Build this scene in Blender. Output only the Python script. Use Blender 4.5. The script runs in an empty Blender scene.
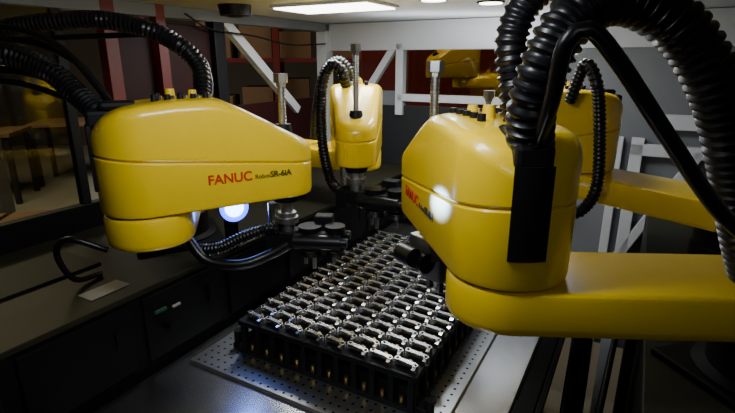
import bpy, math, random
from mathutils import Vector, Matrix
random.seed(4)
S=bpy.context.scene
# ------------------------------------------------------------------ materials
def mat(name,col,rough=.5,metal=0.,noise=0.,nscale=40.,bump=0.,coat=0.,emit=None,es=0.,spec=.5):
    m=bpy.data.materials.new(name); m.use_nodes=True
    nt=m.node_tree; b=nt.nodes['Principled BSDF']
    b.inputs['Base Color'].default_value=(*col,1); b.inputs['Roughness'].default_value=rough
    b.inputs['Metallic'].default_value=metal
    b.inputs['Specular IOR Level'].default_value=spec
    b.inputs['Coat Weight'].default_value=coat
    b.inputs['Coat Roughness'].default_value=.12
    if emit:
        b.inputs['Emission Color'].default_value=(*emit,1); b.inputs['Emission Strength'].default_value=es
    if noise or bump:
        tc=nt.nodes.new('ShaderNodeTexCoord'); n=nt.nodes.new('ShaderNodeTexNoise')
        n.inputs['Scale'].default_value=nscale; n.inputs['Detail'].default_value=5
        nt.links.new(tc.outputs['Object'],n.inputs['Vector'])
        if noise:
            r=nt.nodes.new('ShaderNodeMapRange')
            r.inputs['To Min'].default_value=1-noise; r.inputs['To Max'].default_value=1+noise
            nt.links.new(n.outputs['Fac'],r.inputs['Value'])
            mx=nt.nodes.new('ShaderNodeVectorMath'); mx.operation='SCALE'
            mx.inputs[0].default_value=col
            nt.links.new(r.outputs['Result'],mx.inputs['Scale'])
            nt.links.new(mx.outputs[0],b.inputs['Base Color'])
        if bump:
            bp=nt.nodes.new('ShaderNodeBump'); bp.inputs['Strength'].default_value=bump
            bp.inputs['Distance'].default_value=.002
            nt.links.new(n.outputs['Fac'],bp.inputs['Height']); nt.links.new(bp.outputs['Normal'],b.inputs['Normal'])
    return m
YEL=mat('yellow_paint',(.84,.565,.002),.32,0,.04,30,.02,coat=.5)
BLK=mat('black_plastic',(.005,.005,.006),.5,spec=.22)
BLKG=mat('black_rubber',(.004,.004,.006),.34,coat=.08,spec=.35)
BLKM=mat('black_painted_metal',(.005,.005,.005),.5,.0,.3,15,.05,spec=.10)
OLV=mat('dark_deck',(.018,.017,.009),.5,.0,.3,12,.05,spec=.15)
STL=mat('polished_steel',(.64,.64,.64),.26,1,.10,30)
CHR=mat('bright_casting',(.84,.84,.83),.26,1)
ALU=mat('brushed_aluminium',(.42,.42,.42),.38,1,.1,50,.05)
BRS=mat('brass',(.60,.40,.12),.35,1)
WHT=mat('white_panel',(.54,.56,.59),.5,0,.03,4)
GRY=mat('grey_panel',(.15,.16,.175),.5,0,.05,6)
DGR=mat('dark_grey_panel',(.016,.017,.019),.5,0,.1,6,spec=.3)
RED=mat('red_frame',(.12,.007,.005),.5)
DRED=mat('dark_red_panel',(.02,.003,.003),.55,spec=.2)
REDT=mat('red_lettering',(.50,.004,.004),.5)
BLKT=mat('black_lettering',(.02,.018,.012),.5)
CARD=mat('cardboard',(.15,.085,.04),.8,0,.15,20)
HFL=mat('hall_floor',(.26,.25,.21),.35,0,.15,3)
HWL=mat('hall_wall',(.07,.055,.04),.8,0,.15,2)
LBL=mat('paper_label',(.28,.26,.21),.7)
LED=mat('led_diffuser',(1,1,1),.5,emit=(1,.99,.97),es=9)
LEDB=mat('vision_lamp_glow',(1,1,1),.5,emit=(.24,.44,1),es=17)
LEDR=mat('vision_lamp_ring',(.1,.2,1),.5,emit=(.015,.06,1),es=6)
SCR=mat('screen',(.02,.02,.02),.3,emit=(.5,.6,.7),es=.12)
GRN=mat('green_connector',(.008,.06,.022),.5)
def perf():
    m=mat('perforated_steel',(.45,.46,.47),.33,1)
    nt=m.node_tree; b=nt.nodes['Principled BSDF']
    tc=nt.nodes.new('ShaderNodeTexCoord'); sp=nt.nodes.new('ShaderNodeVectorMath'); sp.operation='SCALE'
    sp.inputs['Scale'].default_value=1/.0195
    fr=nt.nodes.new('ShaderNodeVectorMath'); fr.operation='FRACTION'
    su=nt.nodes.new('ShaderNodeVectorMath'); su.operation='SUBTRACT'; su.inputs[1].default_value=(.5,.5,0)
    mu=nt.nodes.new('ShaderNodeVectorMath'); mu.operation='MULTIPLY'; mu.inputs[1].default_value=(1,1,0)
    le=nt.nodes.new('ShaderNodeVectorMath'); le.operation='LENGTH'
    lt=nt.nodes.new('ShaderNodeMath'); lt.operation='LESS_THAN'; lt.inputs[1].default_value=.15
    mx=nt.nodes.new('ShaderNodeMix'); mx.data_type='RGBA'
    mx.inputs['A'].default_value=(.58,.60,.62,1); mx.inputs['B'].default_value=(.01,.01,.01,1)
    L=nt.links.new
    L(tc.outputs['Object'],sp.inputs[0]);L(sp.outputs[0],fr.inputs[0]);L(fr.outputs[0],su.inputs[0]);L(su.outputs[0],mu.inputs[0])
    L(mu.outputs[0],le.inputs[0]);L(le.outputs['Value'],lt.inputs[0]);L(lt.outputs[0],mx.inputs['Factor']);L(mx.outputs['Result'],b.inputs['Base Color'])
    return m
PERF=perf()
GLS=bpy.data.materials.new('tinted_glass'); GLS.use_nodes=True
nt=GLS.node_tree; nt.nodes.clear()
o=nt.nodes.new('ShaderNodeOutputMaterial'); t=nt.nodes.new('ShaderNodeBsdfTransparent'); g=nt.nodes.new('ShaderNodeBsdfGlossy'); mm=nt.nodes.new('ShaderNodeMixShader')
t.inputs[0].default_value=(.76,.73,.60,1); g.inputs['Roughness'].default_value=.03; mm.inputs[0].default_value=.05
nt.links.new(t.outputs[0],mm.inputs[1]);nt.links.new(g.outputs[0],mm.inputs[2]);nt.links.new(mm.outputs[0],o.inputs[0])

# ------------------------------------------------------------------ helpers
def link(o,parent=None,loc=(0,0,0),rot=(0,0,0)):
    S.collection.objects.link(o); o.location=loc; o.rotation_euler=rot
    if parent: o.parent=parent
    return o
def empty(name,loc=(0,0,0),rz=0,parent=None):
    e=bpy.data.objects.new(name,None); e.empty_display_size=.05
    return link(e,parent,loc,(0,0,rz))
def mesh(name,v,f,m,parent=None,loc=(0,0,0),rot=(0,0,0),smooth=True,ang=35):
    me=bpy.data.meshes.new(name); me.from_pydata([tuple(p) for p in v],[],f); me.materials.append(m)
    me.validate()
    import bmesh
    bm=bmesh.new(); bm.from_mesh(me); bmesh.ops.recalc_face_normals(bm,faces=bm.faces); bm.to_mesh(me); bm.free()
    if smooth:
        for p in me.polygons: p.use_smooth=True
        me.set_sharp_from_angle(angle=math.radians(ang))
    return link(bpy.data.objects.new(name,me),parent,loc,rot)
def boxdata(c,s,rz=0,rx=0,ry=0):
    R=Matrix.Rotation(rz,3,'Z')@Matrix.Rotation(ry,3,'Y')@Matrix.Rotation(rx,3,'X')
    v=[Vector(c)+R@Vector((x*s[0]/2,y*s[1]/2,z*s[2]/2)) for x in(-1,1) for y in(-1,1) for z in(-1,1)]
    f=[(0,1,3,2),(4,6,7,5),(0,4,5,1),(2,3,7,6),(0,2,6,4),(1,5,7,3)]
    return v,f
def boxes(name,lst,m,parent=None,loc=(0,0,0),rz=0,bevel=.002):
    V=[];F=[]
    for b in lst:
        v,f=boxdata(*b); k=len(V); V+=v; F+=[tuple(i+k for i in q) for q in f]
    o=mesh(name,V,F,m,parent,loc,(0,0,rz),smooth=False)
    if bevel:
        md=o.modifiers.new('bevel','BEVEL'); md.width=bevel; md.segments=2; md.limit_method='ANGLE'
    return o
def sweepdata(pts,rads,n=16,cap=True):
    V=[];F=[]; N=len(pts); up=None
    for i,p in enumerate(pts):
        a=pts[max(i-1,0)]; b=pts[min(i+1,N-1)]
        T=(b-a)
        if T.length<1e-9: T=lastT.copy()
        T.normalize(); lastT=T
        if up is None:
            up=Vector((0,0,1)) if abs(T.z)<.9 else Vector((1,0,0))
        up=(up-T*up.dot(T)).normalized(); sd=T.cross(up)
        for k in range(n):
            a_=2*math.pi*k/n
            V.append(p+(up*math.cos(a_)+sd*math.sin(a_))*rads[i])
    for i in range(N-1):
        for k in range(n):
            F.append((i*n+k,i*n+(k+1)%n,(i+1)*n+(k+1)%n,(i+1)*n+k))
    if cap: F.append(tuple(range(n))[::-1]); F.append(tuple((N-1)*n+k for k in range(n)))
    return V,F
def spline(pts,step):
    P=[Vector(p) for p in pts]; P=[2*P[0]-P[1]]+P+[2*P[-1]-P[-2]]
    out=[]
    for i in range(1,len(P)-2):
        p0,p1,p2,p3=P[i-1:i+3]; n=max(2,int((p2-p1).length/step))
        for k in range(n):
            t=k/n
            out.append(.5*((2*p1)+(p2-p0)*t+(2*p0-5*p1+4*p2-p3)*t*t+(3*p1-p0-3*p2+p3)*t**3))
    out.append(P[-2]); return out
def hose(name,pts,r,parent,m=BLKG,corr=True,pitch=.009,n=18,depth=.16,world=True):
    st=pitch/4 if corr else .012
    q=spline(pts,st); rad=[]
    for i in range(len(q)):
        rad.append(r*(1-depth*(0 if i%4 in(0,1) else 1)) if corr else r)
    V,F=sweepdata(q,rad,n)
    if world and parent is not None:
        Mi=PM[parent.name].inverted(); V=[Mi@v for v in V]
    return mesh(name,V,F,m,parent,ang=50)
def cyls(name,lst,m,parent=None,n=28,loc=(0,0,0),rot=(0,0,0)):
    V=[];F=[]
    for p0,p1,r0,r1 in lst:
        v,f=sweepdata([Vector(p0),Vector(p1)],[r0,r1],n); k=len(V); V+=v; F+=[tuple(i+k for i in q) for q in f]
    return mesh(name,V,F,m,parent,loc,rot)
PM={}
def regempty(name,loc,rz):
    e=empty(name,loc,rz); PM[e.name]=Matrix.Translation(Vector(loc))@Matrix.Rotation(rz,4,'Z'); return e
OX,OY=-.288,.966; RZ=math.radians(-29); cb,sb=math.cos(RZ),math.sin(RZ)
def W(b,a,z=0): return Vector((OX+cb*b-sb*a, OY+sb*b+cb*a, z))
# ------------------------------------------------------------------ robot arm
def lerp(tab,s):
    if s<=tab[0][0]: return tab[0][1]
    for (a,x),(b,y) in zip(tab,tab[1:]):
        if s<=b:
            t=(s-a)/(b-a); return x+(y-x)*t
    return tab[-1][1]
HT=[(-.085,.150),(-.075,.160),(-.055,.178),(-.03,.190),(.0,.196),(.06,.202),(.12,.203),(.145,.198),(.18,.182),(.23,.155),(.275,.130),(.30,.118),(.33,.106)]
def stadium(Re,Rn,L,d0=0.):
    al=math.acos((Re-Rn)/L) if L>0 else math.pi/2
    re,rn=Re-d0,Rn-d0
    P=[]
    for k in range(37):
        a=al+(2*math.pi-2*al)*k/36; P.append((re*math.cos(a),re*math.sin(a)))
    A=P[-1]; B=(L+rn*math.cos(-al),rn*math.sin(-al))
    for k in range(1,20): t=k/20; P.append((A[0]+(B[0]-A[0])*t,A[1]+(B[1]-A[1])*t))
    for k in range(25):
        a=-al+2*al*k/24; P.append((L+rn*math.cos(a),rn*math.sin(a)))
    A=P[-1]; B=P[0]
    for k in range(1,20): t=k/20; P.append((A[0]+(B[0]-A[0])*t,A[1]+(B[1]-A[1])*t))
    return P
def rings(name,R,m,parent,loc=(0,0,0),rot=(0,0,0),ang=30):
    V=[];F=[];n=len(R[0])
    for r in R: V+=r
    for i in range(len(R)-1):
        for k in range(n): F.append((i*n+k,i*n+(k+1)%n,(i+1)*n+(k+1)%n,(i+1)*n+k))
    F.append(tuple(range(n))[::-1])
    F.append(tuple((len(R)-1)*n+k for k in range(n)))
    return mesh(name,V,F,m,parent,loc,rot,ang=ang)
Z0=1.23
def robot(elbow,tip_dir,arm1_dir,L1=.33,L2=.27,sp_top=.25,sp_bot=-.10,block=.18,z0=Z0,text=True,duct=0.):
    Re,Rn=.083,.056
    hd=math.atan2(tip_dir[1],tip_dir[0])
    e=regempty('industrial_robot_arm',(elbow[0],elbow[1],z0),hd)
    R=[]
    def ring(d,zf): 
        R.append([(x,y,zf(x)) for x,y in stadium(Re,Rn,L2,d)])
    seam=lambda x:.110-.110*max(0,x+.08)*.95
    ring(.008,lambda x:0); ring(.003,lambda x:.003); ring(.001,lambda x:.010)
    ring(0,lambda x:seam(x)-.004); ring(.0015,lambda x:seam(x)-.0015); ring(.0045,lambda x:seam(x)-.001); ring(.0045,lambda x:seam(x)+.001)
    ring(.0015,lambda x:seam(x)+.0015); ring(0,lambda x:seam(x)+.004)
    r=.020
    for k in range(0,9):
        th=math.pi/2*k/8
        ring(r*(1-math.cos(th))+ (0.0),lambda x,th=th:lerp(HT,x)-r+r*math.sin(th))
    for d in (.030,.040,.050,.0555): ring(d,lambda x:lerp(HT,x)+.0015)
    rings('arm_cover',R,YEL,e,ang=28)
    V=[];F=[]
    K=14
    for k in range(K+1):
        a=math.pi+duct+math.radians(-16+32*k/K)
        for rr in(Re-.004,Re+.0035):
            for z in(.045,.162):
                V.append((rr*math.cos(a),rr*math.sin(a),z))
    for k in range(K):
        q=k*4;w=q+4
        F+=[(q,w,w+1,q+1),(q+2,q+3,w+3,w+2),(q+1,w+1,w+3,q+3),(q,q+2,w+2,w)]
    F+=[(0,1,3,2),(K*4,K*4+2,K*4+3,K*4+1)]
    mesh('rear_cable_duct',V,F,BLK,e)
    cd,sd_=math.cos(duct),math.sin(duct)
    boxes('duct_head',[((-.060*cd,-.060*sd_,.172),(.046,.046,.030),duct),((-.03*cd,-.03*sd_,.194),(.06,.052,.014),duct)],BLK,e,bevel=.006)
    L=[];C=[]
    for i in range(5):
        s=.03+.022*i; L.append(((s,-.03,.196),(s,-.03,.212),.0065,.0055))
        L.append(((s+.008,.03,.196),(s+.008,.03,.211),.0065,.0055))
        C.append(((s+.01,-.012,.198),(s+.01,-.012,.209),.004,.004))
    cyls('cover_fasteners',L,BLK,e,12); cyls('cover_screws',C,CHR,e,8)
    cyls('top_knobs',[((.06,.008,.198),(.06,.008,.220),.010,.008),((.10,.012,.198),(.10,.012,.217),.009,.007)],YEL,e,16)
    z=sp_bot
    sl=[];rr=[]
    while z<sp_top-.018:
        sl.append(Vector((L2,0,z))); rr.append(.0080); sl.append(Vector((L2,0,z+.003))); rr.append(.0080)
        sl.append(Vector((L2,0,z+.0035))); rr.append(.0070); sl.append(Vector((L2,0,z+.006))); rr.append(.0070); z+=.0065
    V,F=sweepdata(sl,rr,16); mesh('spindle_shaft',V,F,ALU,e)
    cyls('spindle_cap',[((L2,0,sp_top-.018),(L2,0,sp_top),.015,.015),((L2,0,sp_top-.026),(L2,0,sp_top-.018),.010,.010)],ALU,e,6)
    zt=lerp(HT,L2)
    cyls('spindle_collar',[((L2,0,zt-.01),(L2,0,zt+.012),.020,.016),((L2,0,-.018),(L2,0,.002),.028,.034)],BLK,e)
    cyls('spindle_flange',[((L2,0,sp_bot-.014),(L2,0,sp_bot),.020,.020),((L2,0,sp_bot),(L2,0,sp_bot+.022),.013,.013)],ALU,e)
    a1=math.atan2(arm1_dir[1],arm1_dir[0])-hd
    R=[]
    for d,z in((.010,-.064),(.004,-.062),(.001,-.057),(0,-.050),(0,-.010),(.002,-.005),(.005,-.003),(.012,-.0025)):
        R.append([(x,y,z) for x,y in stadium(.080,.079,L1,d)])
    rings('inner_arm',R,YEL,e,rot=(0,0,a1))
    cyls('elbow_gap',[((0,0,-.004),(0,0,.002),.070,.070)],BLK,e,48)
    bx,by=L1*math.cos(a1),L1*math.sin(a1)
    bz=-block
    pr=[(.074,-.066),(.074,-.10),(.078,-.104),(.078,bz+.022),(.095,bz+.016),(.095,bz)]
    q=[Vector((bx,by,z)) for r_,z in pr]; V,F=sweepdata(q,[r_ for r_,z in pr],40)
    mesh('robot_base',V,F,BLKM,e)
    boxes('base_foot',[((bx,by,bz+.006),(.21,.21,.012))],BLKM,e,bevel=.003)
    if text:
        al=math.acos((Re-Rn)/L2); tl=math.pi/2-al
        def txt(name,body,size,m,s,z,side):
            c=bpy.data.curves.new(name,'FONT'); c.body=body; c.size=size; c.extrude=.0003; c.offset=.0005 if size>.014 else .0001
            c.materials.append(m)
            o=bpy.data.objects.new(name,c)
            n=Vector((math.cos(al),side*math.sin(al),0)); tg=Vector((math.sin(al),-side*math.cos(al),0))
            p=n*(Re+.0008)+tg*s
            link(o,e,(p.x,p.y,z),(math.pi/2,0,tl if side<0 else math.pi-tl))
        txt('lettering','FANUC',.0255,REDT,.094,.049,-1); txt('lettering_small','Robot',.0120,BLKT,.184,.050,-1); txt('lettering_type','SR-6iA',.0160,BLKT,.215,.050,-1)
        txt('lettering','FANUC',.0255,REDT,.240,.048,1); txt('lettering_small','Robot',.0120,BLKT,.150,.049,1); txt('lettering_type','SR-6iA',.0160,BLKT,.118,.049,1)
    return e
def gripper(e,x,z,rz,s=1.):
    g=empty('gripper_head',(x,0,z),rz,e)
    g.scale=(s,s,s)
    cyls('tool_mount',[((0,0,0),(0,0,-.012),.024,.024),((0,0,-.012),(0,0,-.03),.016,.016)],ALU,g)
    boxes('tool_block',[((.03,0,-.045),(.13,.045,.03)),((-.03,0,-.05),(.03,.05,.045)),((.075,.035,-.03),(.04,.03,.05))],BLK,g,bevel=.003)
    cyls('air_cylinders',[((.02,-.026,-.048),(.12,-.026,-.048),.016,.016),((.02,.026,-.048),(.12,.026,-.048),.016,.016),((.12,-.026,-.048),(.135,-.026,-.048),.010,.010),((.12,.026,-.048),(.135,.026,-.048),.010,.010)],BLKG,g,20)
    cyls('suction_rings',[((.05,0,-.02),(.05,0,-.034),.026,.026),((.105,0,-.018),(.105,0,-.034),.022,.022),((.05,0,-.06),(.05,0,-.072),.026,.026),((.105,0,-.06),(.105,0,-.072),.022,.022),((.05,0,-.074),(.05,0,-.086),.022,.026),((.105,0,-.074),(.105,0,-.084),.018,.022)],BLKG,g,24)
    cyls('bright_rings',[((.05,0,-.072),(.05,0,-.0745),.0255,.0255),((.105,0,-.072),(.105,0,-.0745),.0215,.0215),((-.03,0,-.02),(-.03,0,.03),.012,.012)],CHR,g,24)
    boxes('fingers',[((.035,.012,-.098),(.008,.006,.035)),((.06,-.012,-.098),(.008,.006,.035)),((.1,.01,-.096),(.008,.006,.03))],ALU,g,bevel=.001)
    return g

# --- front-left robot
r1=robot((-.418,.90),(.238,.115),(-.08,.32),sp_top=.245,sp_bot=-.045)
gripper(r1,.27,-.055,math.radians(-32),1.0)
hose('cable_conduit',[(-.336,1.0,1.40),(-.338,1.03,1.44),(-.348,1.05,1.49),(-.384,1.05,1.53),(-.449,1.05,1.562),(-.537,1.05,1.578),(-.638,1.05,1.574),(-.743,1.05,1.559),(-.86,1.05,1.52)],.0185,r1)
hose('cable_conduit_rear',[(-.462,.885,1.395),(-.484,.89,1.412),(-.524,.91,1.438),(-.58,.93,1.480),(-.665,.94,1.512),(-.80,.95,1.525)],.021,r1)
for i,(dz,dy,r) in enumerate([(.03,.05,.0075),(.05,.02,.006),(-.022,.03,.009),(-.04,.0,.006),(.018,-.03,.005)]):
    hose('cable_%d'%i,[(-.455+.01*i,.90,1.40),(-.50,.92+dy*.5,1.430+dz*.5),(-.58,.95+dy,1.475+dz),(-.68,.96+dy,1.505+dz*1.1),(-.82,.97+dy,1.50+dz)],r,r1,corr=False,n=10)
hose('cable_over',[(-.325,1.02,1.41),(-.33,1.06,1.46),(-.36,1.09,1.515),(-.44,1.1,1.55),(-.56,1.1,1.55),(-.8,1.1,1.54)],.006,r1,corr=False,n=10)
hose('tool_hose',[(-.40,.97,1.15),(-.37,.98,1.115),(-.32,.98,1.115),(-.27,.99,1.135),(-.22,1.0,1.15),(-.19,1.0,1.15)],.013,r1,pitch=.007)
hose('tool_hose_lower',[(-.38,.97,1.14),(-.34,.96,1.095),(-.27,.96,1.085),(-.21,.98,1.10),(-.17,.99,1.12)],.011,r1,corr=False,n=12)
hose('floor_loop_cable',[(-.50,.88,1.15),(-.56,.86,1.18),(-.60,.88,1.14),(-.60,.92,1.07),(-.58,.98,1.056)],.006,r1,corr=False,n=10)

# --- front-right robot
r2=robot((.192,.634),(-.071,.256),(.37,-.02),L1=.39,sp_top=.278,sp_bot=-.03,duct=math.radians(-15),z0=1.221,block=.171)
gb=empty('gripper_head',(.27,0,-.038),math.radians(-70),r2)
boxes('tool_block',[((0.0,0,-.03),(.05,.06,.05)),((.02,.0,-.075),(.03,.05,.06))],ALU,gb,bevel=.004)
boxes('tool_jaws',[((.02,-.015,-.115),(.012,.01,.03)),((.02,.015,-.115),(.012,.01,.03))],STL,gb,bevel=.001)
cyls('tool_cylinders',[((-.03,-.03,-.05),(-.03,.03,-.05),.02,.02),((-.055,-.02,-.035),(-.055,.02,-.035),.018,.018)],BLKG,gb)
hose('cable_conduit',[(.198,.587,1.39),(.190,.574,1.422),(.186,.560,1.460),(.197,.55,1.5105),(.222,.55,1.548),(.268,.55,1.562),(.328,.55,1.535),(.378,.55,1.475),(.420,.56,1.40),(.47,.58,1.30),(.52,.60,1.21)],.028,r2,pitch=.012,n=26)
hose('cable_conduit_rear',[(.208,.64,1.40),(.203,.67,1.43),(.197,.68,1.475),(.190,.68,1.532),(.212,.68,1.580),(.27,.68,1.610),(.36,.70,1.600),(.47,.72,1.50),(.56,.74,1.33)],.022,r2,pitch=.011,n=22)
hose('smooth_cable',[(.195,.56,1.41),(.192,.52,1.46),(.190,.495,1.515),(.209,.49,1.528),(.240,.49,1.50),(.298,.49,1.430),(.362,.49,1.355),(.414,.49,1.310),(.48,.50,1.24)],.0085,r2,corr=False,n=16)

# --- far centre robot
r3=robot((-.036,1.57),(.006,-.27),(-.27,.16),L1=.33,sp_top=.31,sp_bot=-.02,text=False)
gripper(r3,.27,-.035,math.radians(62),1.15)
hose('cable_conduit',[(-.05,1.50,1.41),(-.063,1.42,1.44),(-.072,1.40,1.475),(-.103,1.40,1.485),(-.127,1.40,1.421),(-.13,1.40,1.281),(-.11,1.40,1.17),(-.08,1.36,1.14)],.0155,r3)
hose('cable_conduit_rear',[(-.04,1.6,1.41),(-.05,1.6,1.46),(-.09,1.6,1.50),(-.14,1.62,1.46),(-.17,1.64,1.34),(-.18,1.66,1.25)],.015,r3)
# --- far right robot
r4=robot((.56,1.27),(-.25,-.05),(.22,-.32),L1=.37,sp_top=.20,sp_bot=-.04)
gripper(r4,.27,-.055,math.radians(30),.9)
hose('cable_conduit',[(.47,1.16,1.41),(.478,1.12,1.49),(.50,1.1,1.45),(.52,1.1,1.35),(.53,1.1,1.22),(.50,1.1,1.16),(.46,1.12,1.15)],.014,r4)

# ------------------------------------------------------------------ vision lamp
LX,LY,LZ=-.320,1.115,1.168
vl=regempty('inspection_lamp',(LX,LY,LZ),math.radians(-60))
cyls('lamp_body',[((-.05,0,0),(.012,0,0),.028,.036)],BLK,vl)
cyls('lamp_ring',[((.012,0,0),(.014,0,0),.034,.034)],LEDR,vl)
cyls('lamp_glass',[((.014,0,0),(.016,0,0),.022,.022)],LEDB,vl)
boxes('lamp_bracket',[((-.03,0,-.059),(.02,.03,.118))],BLKM,vl)
def area(name,loc,tgt,sx,sy,e,col,shape='RECTANGLE'):
    l=bpy.data.lights.new(name,'AREA'); l.shape=shape; l.size=sx; l.size_y=sy; l.energy=e; l.color=col
    o=bpy.data.objects.new(name,l); S.collection.objects.link(o); o.location=loc
    d=Vector(tgt)-Vector(loc); o.rotation_euler=d.to_track_quat('-Z','Y').to_euler(); return o
l=bpy.data.lights.new('reflection_spot','SPOT'); l.energy=110; l.color=(.42,.66,1); l.spot_size=math.radians(5.4); l.spot_blend=1; l.shadow_soft_size=.004  # added tight spot imitating the lamp's reflection on the right robot's side
so=bpy.data.objects.new('reflection_spot',l); S.collection.objects.link(so); so.location=(LX+.014,LY-.022,LZ+.002)
so.rotation_euler=(Vector((.092,.68,1.300))-so.location).to_track_quat('-Z','Y').to_euler()

# ------------------------------------------------------------------ tray
TW,TL,TZ=.43,.66,.95
tr=empty('parts_tray',(OX,OY,0),RZ)
boxes('tray_deck',[((TW/2,TL/2,TZ-.006),(TW,TL,.012)),((TW/2,TL/2,TZ-.058),(TW-.03,TL-.03,.05))],BLK,tr)
ribs=[];pins=[]
n=11
for i in range(n):
    x=.012+(TW-.024)*i/(n-1); ribs.append(((x,.008,TZ-.04),(.012,.014,.062)))
    if i<n-1: pins.append(((x+.02,.009,TZ-.078),(x+.02,.009,TZ-.055),.0045,.0045))
n=16
for i in range(n):
    y=.012+(TL-.024)*i/(n-1); ribs.append(((TW-.008,y,TZ-.04),(.014,.012,.062))); ribs.append(((.008,y,TZ-.04),(.014,.012,.062)))
    pins.append(((TW-.009,y+.02,TZ-.078),(TW-.009,y+.02,TZ-.055),.0045,.0045))
boxes('tray_ribs',ribs,BLK,tr,bevel=.001)
boxes('tray_skirt',[((TW/2,.004,TZ-.076),(TW+.01,.008,.012)),((TW-.004,TL/2,TZ-.076),(.008,TL,.012)),((.004,TL/2,TZ-.076),(.008,TL,.012))],BLK,tr,bevel=.001)
cyls('tray_pins',pins,BRS,tr,10)
PV=[];PF=[]
def addp(v,f,mtx):
    k=len(PV); 
    for q in v: PV.append(mtx@Vector(q))
    for q in f: PF.append(tuple(i+k for i in q))
pieces=[]
pieces.append(boxdata((.0195,0,.0118),(.040,.0086,.0032)))
pieces.append(sweepdata([Vector((0,0,-.001)),Vector((0,0,.0125)),Vector((0,0,.0138))],[.0070,.0070,.0060],14))
pieces.append(sweepdata([Vector((.040,-.003,-.001)),Vector((.040,-.003,.0125)),Vector((.040,-.003,.0138))],[.0064,.0064,.0053],14))
pieces.append(boxdata((.041,-.010,.0105),(.0065,.010,.0030),0,.25))
seats=[];golds=[];eyes=[]
nr,nc=19,8
for r_ in range(nr):
    for c in range(nc):
        x=.018+c*.0518+(.0 if r_%2==0 else .007); y=.024+r_*.0342
        M=Matrix.Translation((x,y,TZ+.001))@Matrix.Rotation(math.radians(random.uniform(-1.5,1.5)-7),4,'Z')
        for v,f in pieces: addp(v,f,M)
        for q in((0,0,.0135),(.040,-.003,.0135)):
            a=M@Vector(q); b=M@Vector((q[0],q[1],.0146)); eyes.append((a,b,.0032,.0030))
        seats.append(((x+.018,y-.001,TZ+.003),(.034,.0125,.006)))
        golds.append(((x+.020,y+.015,TZ-.001),(x+.020,y+.015,TZ+.006),.0042,.003))
mesh('cast_links',PV,PF,CHR,tr,ang=40)
cyls('link_eyes',eyes,BLK,tr,8)
boxes('seat_bars',seats,BLK,tr,bevel=.001)
cyls('seat_pins',golds,BRS,tr,8)
boxes('tray_feet',[((.0,.03,.8765),(.05,.05,.013)),((TW,.03,.8765),(.04,.05,.013)),((0,TL-.03,.8765),(.05,.05,.013)),((TW,TL-.03,.8765),(.04,.05,.013))],BLK,tr)
cyls('corner_clamps',[((-.02,.02,.87),(-.02,.02,.91),.010,.010),((TW+.02,.02,.87),(TW+.02,.02,.90),.009,.009)],BLK,tr)
boxes('perforated_plate',[((0,0,0),(.56,.82,.008))],PERF,None,W(.205,.334,.8662),RZ,.001)
wt=empty('work_table',(OX,OY,0),RZ)
boxes('table_top',[((.233,.35,.852),(.69,1.35,.020))],STL,wt,bevel=.002)
boxes('table_rail',[((.60,.35,.842),(.035,1.35,.03)),((.625,.35,.850),(.012,1.35,.012))],BLKM,wt)
boxes('table_legs',[((.0,-.25,.42),(.06,.06,.84)),((.5,-.25,.42),(.06,.06,.84)),((0,.95,.42),(.06,.06,.84)),((.5,.95,.42),(.06,.06,.84))],BLKM,wt)
lb=empty('machine_cabinet',(OX,OY,0),RZ)
boxes('cabinet_body',[((-.355,.2,.52),(.45,2.2,1.04))],BLKM,lb,bevel=.004)
boxes('deck_plate',[((-.355,.2,1.044),(.46,2.2,.012))],OLV,lb,bevel=.002)
boxes('deck_recess_frame',[((-.40,-.22,1.053),(.16,.26,.006))],BLKM,lb,bevel=.002)
dr=[];hd=[]
for i in range(8):
    y=-.75+i*.24; dr.append(((-.1275,y,.955),(.008,.21,.15)))
    hd.append(((-.122,y+.07,.97),(.006,.010,.04)))
boxes('cabinet_doors',dr,BLKM,lb,bevel=.003); boxes('door_pulls',hd,BLKM,lb,bevel=.002)
boxes('deck_label',[((-.19,-.17,1.0515),(.045,.085,.001))],LBL,lb,bevel=0)
boxes('terminal_block',[((-.119,-.10,.99),(.008,.03,.008))],GRN,lb); boxes('terminal_tag',[((-.118,-.06,.985),(.006,.022,.006))],LBL,lb)
cyls('hose_fitting',[((-.124,-.09,.955),(-.10,-.09,.955),.008,.008)],BLKM,lb)
rb=empty('machine_cabinet',(OX,OY,0),RZ)
boxes('cabinet_body',[((1.13,.35,.52),(.70,1.7,1.04))],BLKM,rb,bevel=.004)
boxes('deck_plate',[((1.13,.35,1.044),(.71,1.7,.012))],OLV,rb,bevel=.002)
boxes('corner_post',[((.765,-.1,.5),(.02,.03,1.0)),((.765,.35,.5),(.02,.03,1.0))],DGR,rb)
cb_=empty('cable_bundle',(0,0,0)); PM[cb_.name]=Matrix.Identity(4)
for i in range(5):
    hose('cable_%d'%i,[W(.655+.008*i,.40,.90),W(.66+.008*i,.25+.02*i,.70-.02*i),W(.69+.006*i,.05,.62+.02*i),W(.72,.12,.80),W(.735,.3,.97)],.006,cb_,corr=False,n=8)

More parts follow.
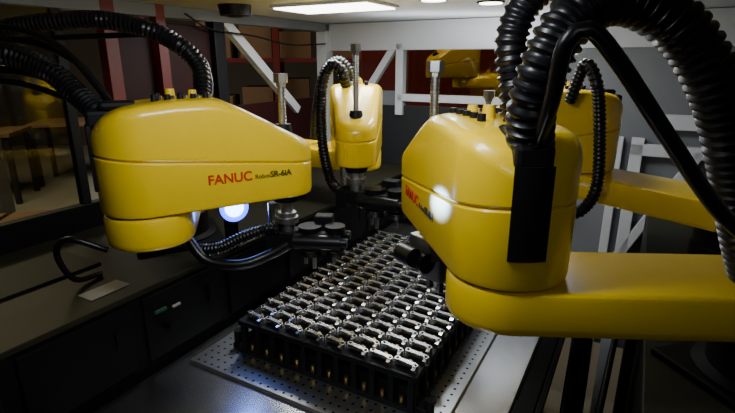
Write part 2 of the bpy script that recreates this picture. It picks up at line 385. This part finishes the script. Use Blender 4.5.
# ------------------------------------------------------------------ cell structure
CZ=1.66
boxes('ceiling',[((.3,.15,CZ+.02),(1.9,2.40,.04))],WHT,None,(OX,OY,0),RZ,0)
wl=empty('wall_left',(OX,OY,0),RZ)
X=-.60
boxes('lower_panel',[((X,.25,.56),(.03,2.1,1.12))],BLKM,wl)
boxes('black_posts',[((X,-.55,1.39),(.03,.04,.54)),((X,.06,1.39),(.02,.025,.54)),((X,.60,1.39),(.04,.05,.54))],BLK,wl)
boxes('red_posts',[((X+.01,.19,1.39),(.035,.04,.54)),((X+.01,.36,1.39),(.03,.035,.54)),((X+.005,.4,1.22),(.03,.4,.03))],RED,wl)
boxes('dark_infill',[((X-.01,.40,1.36),(.012,.40,.5)),((X-.01,.95,1.22),(.012,.62,.24))],DRED,wl)
boxes('header',[((X,.25,CZ-.018),(.05,2.1,.036))],GRY,wl)
boxes('white_post',[((X,1.27,1.39),(.05,.06,.54))],WHT,wl)
boxes('white_brace',[((X,.83,1.47),(.03,.035,.55),0,math.radians(50))],WHT,wl)
boxes('window_glass',[((X,-.25,1.39),(.004,.6,.54))],GLS,wl,bevel=0)
wb=empty('wall_back',(OX,OY,0),RZ)
A=1.30
boxes('header_beam',[((.32,A,1.60),(1.84,.06,.115))],WHT,wb)
boxes('lower_panel',[((-.05,A,.66),(1.1,.03,1.30))],DGR,wb)
boxes('light_panel',[((-.30,A+.004,1.17),(.17,.03,.40)),((.30,A-.005,1.12),(.26,.03,.48)),((.82,A,1.0),(.86,.04,1.2))],GRY,wb)
boxes('uprights',[((-.22,A-.01,1.42),(.035,.04,.30)),((.24,A-.01,1.42),(.035,.04,.30)),((.02,A-.01,1.345),(.5,.04,.03))],WHT,wb)
boxes('brace',[((-.34,A-.01,1.43),(.03,.03,.36),0,0,math.radians(35))],WHT,wb)
boxes('frame_bars',[((.72,1.255,.62),(.04,.03,1.24)),((.82,1.255,1.20),(.24,.03,.04)),((.80,1.255,.98),(.03,.03,.50),0,0,.45),((.92,1.255,1.30),(.3,.03,.05)),((.66,1.255,.62),(.03,.03,1.24))],WHT,wb)
boxes('window_glass',[((.01,A,1.45),(.42,.004,.18))],GLS,wb,bevel=0)
wr=empty('wall_right',(OX,OY,0),RZ)
boxes('side_panel',[((1.25,.45,.85),(.04,1.7,1.66))],GRY,wr)
boxes('side_frame',[((1.22,.9,1.1),(.03,.05,1.1)),((1.22,.45,1.35),(.03,.9,.04))],WHT,wr)
lp=empty('ceiling_panel_light',(OX,OY,0),RZ)
boxes('lamp_tray',[((-.14,.64,CZ-.004),(.34,.20,.008))],WHT,lp)
boxes('lamp_diffuser',[((-.14,.64,CZ-.010),(.32,.18,.004))],LED,lp,bevel=0)
for k,(b,a) in enumerate(((.184,.630),(.30,.775),(.50,.75))):  # last one carries the added right-side fill
    d=empty('downlight'); p=W(b,a,CZ); d.location=p
    cyls('trim_ring',[((0,0,-.004),(0,0,0),.038,.040)],BLK,d); cyls('diffuser',[((0,0,-.006),(0,0,-.003),.032,.032)],LED,d)
fn=empty('ceiling_fitting',W(-.40,.49,CZ))  # black round fitting on the ceiling, purpose unknown
cyls('fitting_ring',[((0,0,-.03),(0,0,0),.045,.05),((0,0,-.035),(0,0,-.03),.020,.03)],BLK,fn)
hw=empty('hanging_wire'); PM[hw.name]=Matrix.Identity(4)
hose('wire',[W(-.57,.45,1.64),W(-.57,.55,1.60),W(-.56,.75,1.585),W(-.55,.95,1.56),W(-.55,1.2,1.57)],.003,hw,BLK,False,n=8)

# ------------------------------------------------------------------ factory hall
boxes('floor',[((0,3,-.05),(14,14,.1))],HFL,None,bevel=0)
boxes('wall_hall_far',[((0,9,1.75),(14,.1,3.5))],HWL,None,bevel=0)
boxes('wall_hall_left',[((-6.5,3,1.75),(.1,14,3.5))],HWL,None,bevel=0)
boxes('wall_hall_right',[((6.5,3,1.75),(.1,14,3.5))],HWL,None,bevel=0)
boxes('ceiling_hall',[((0,3,3.55),(14,14,.1))],HWL,None,bevel=0)
def bench(x,y,rz):
    e=empty('workbench',(x,y,0),rz)
    boxes('bench_top',[((0,0,.75),(1.6,.7,.04))],CARD,e); boxes('bench_legs',[((sx*.75,sy*.3,.365),(.05,.05,.73)) for sx in(-1,1) for sy in(-1,1)],DGR,e)
    boxes('monitor',[((.3,.1,1.05),(.5,.03,.3)),((.3,.12,.83),(.05,.05,.14))],BLK,e); boxes('monitor_screen',[((.3,.083,1.05),(.46,.004,.26))],SCR,e,bevel=0)
def boxstack(x,y,rz,n):
    e=empty('cardboard_box_stack',(x,y,0),rz); L=[]
    for i in range(n):
        L.append(((random.uniform(-.03,.03),0,.16+.31*(i//2)),(.42,.36,.30)) if i%2==0 else ((.46,0.02,.16+.31*(i//2)),(.42,.36,.30)))
    boxes('cartons',L,CARD,e,bevel=.005)
bench(-4.6,5.2,.3); bench(-3.4,6.4,.3); boxstack(-2.35,2.6,.2,4); boxstack(-3.1,2.7,-.2,3); boxstack(-2.9,3.5,.1,2)
def rack(x,y,rz):
    e=empty('storage_rack',(x,y,0),rz)
    boxes('rack_frame',[((sx*1.2,sy*.3,1.2),(.06,.06,2.4)) for sx in(-1,0,1) for sy in(-1,1)]+[((0,0,z),(2.4,.6,.04)) for z in(.3,.9,1.5,2.1)],RED,e)
    L=[]
    for z in(.32,.92,1.52,2.12):
        for i in range(6):
            h=random.uniform(.2,.42); L.append(((-1.0+i*.39+random.uniform(-.03,.03),0,z+h/2),(.3,.45,h)))
    boxes('stored_cartons',L,CARD,e,bevel=.004)
rack(-.9,5.2,.1); rack(1.7,5.4,-.1); rack(4.2,5.0,-.3)
boxes('pillar',[((-3.05,3.9,1.75),(.14,.14,3.4))],GRY,None)
robot((.62,3.2),(-.2,-.15),(.2,.1),z0=1.40,block=.25,text=False)
boxes('machine_stand',[((.92,3.36,.575),(.6,.5,1.15))],RED,None,bevel=.01)
boxes('machine_enclosure',[((.75,3.9,.95),(1.6,.3,1.9))],RED,None,bevel=.01)
area('hall_lamp_left',(-3.2,3.6,3.3),(-3.2,4.0,0),1.8,1.8,120,(1,.93,.78))
area('hall_lamp_far',(.3,4.2,3.3),(.2,4.6,0),1.5,1.0,10,(1,.82,.6))
area('hall_lamp_machine',(.7,2.7,2.6),(.6,3.3,1.4),.3,.3,9,(1,.85,.6))

# ------------------------------------------------------------------ cell lighting
CC=(.93,.97,1)
p=W(-.14,.64,CZ-.02); area('panel_lamp',p,(p.x,p.y,0),.30,.16,4.4,CC)
p=W(.20,.59,CZ-.02); area('right_side_fill',p,(p.x-.1,p.y,0),.12,.08,2.1,CC)
p=W(.50,.75,CZ-.02); area('right_side_fill',p,(p.x+.1,p.y+.1,0),.12,.08,2.1,CC)  # added fill to lift the dark right side of the cell
q=Vector((-.06,.50,CZ-.02)); area('left_robot_fill',q,(-.16,.95,1.15),.30,.08,3.0,CC)  # added fill for the left robot's near side, no fixture modelled
q=Vector((.10,-.05,CZ-.02)); area('right_robot_fill',q,(.15,.65,1.2),.30,.06,.35,CC)  # added weak fill on the right robot's rear, out of frame
p=W(.22,1.16,1.52); area('ceiling_fill',p,(p.x,p.y,3),.9,.05,2.2,CC)  # added upward fill to brighten the ceiling, no lamp modelled
w=bpy.data.worlds.new('hall_ambient'); S.world=w; w.use_nodes=True
w.node_tree.nodes['Background'].inputs[0].default_value=(.5,.55,.6,1); w.node_tree.nodes['Background'].inputs[1].default_value=.008
# ------------------------------------------------------------------ camera
c=bpy.data.cameras.new('camera'); c.lens=24; c.sensor_width=36; c.clip_start=.02
co=bpy.data.objects.new('camera',c); S.collection.objects.link(co); co.location=(0,0,1.5)
co.rotation_euler=(math.radians(90-16.6),0,0); S.camera=co
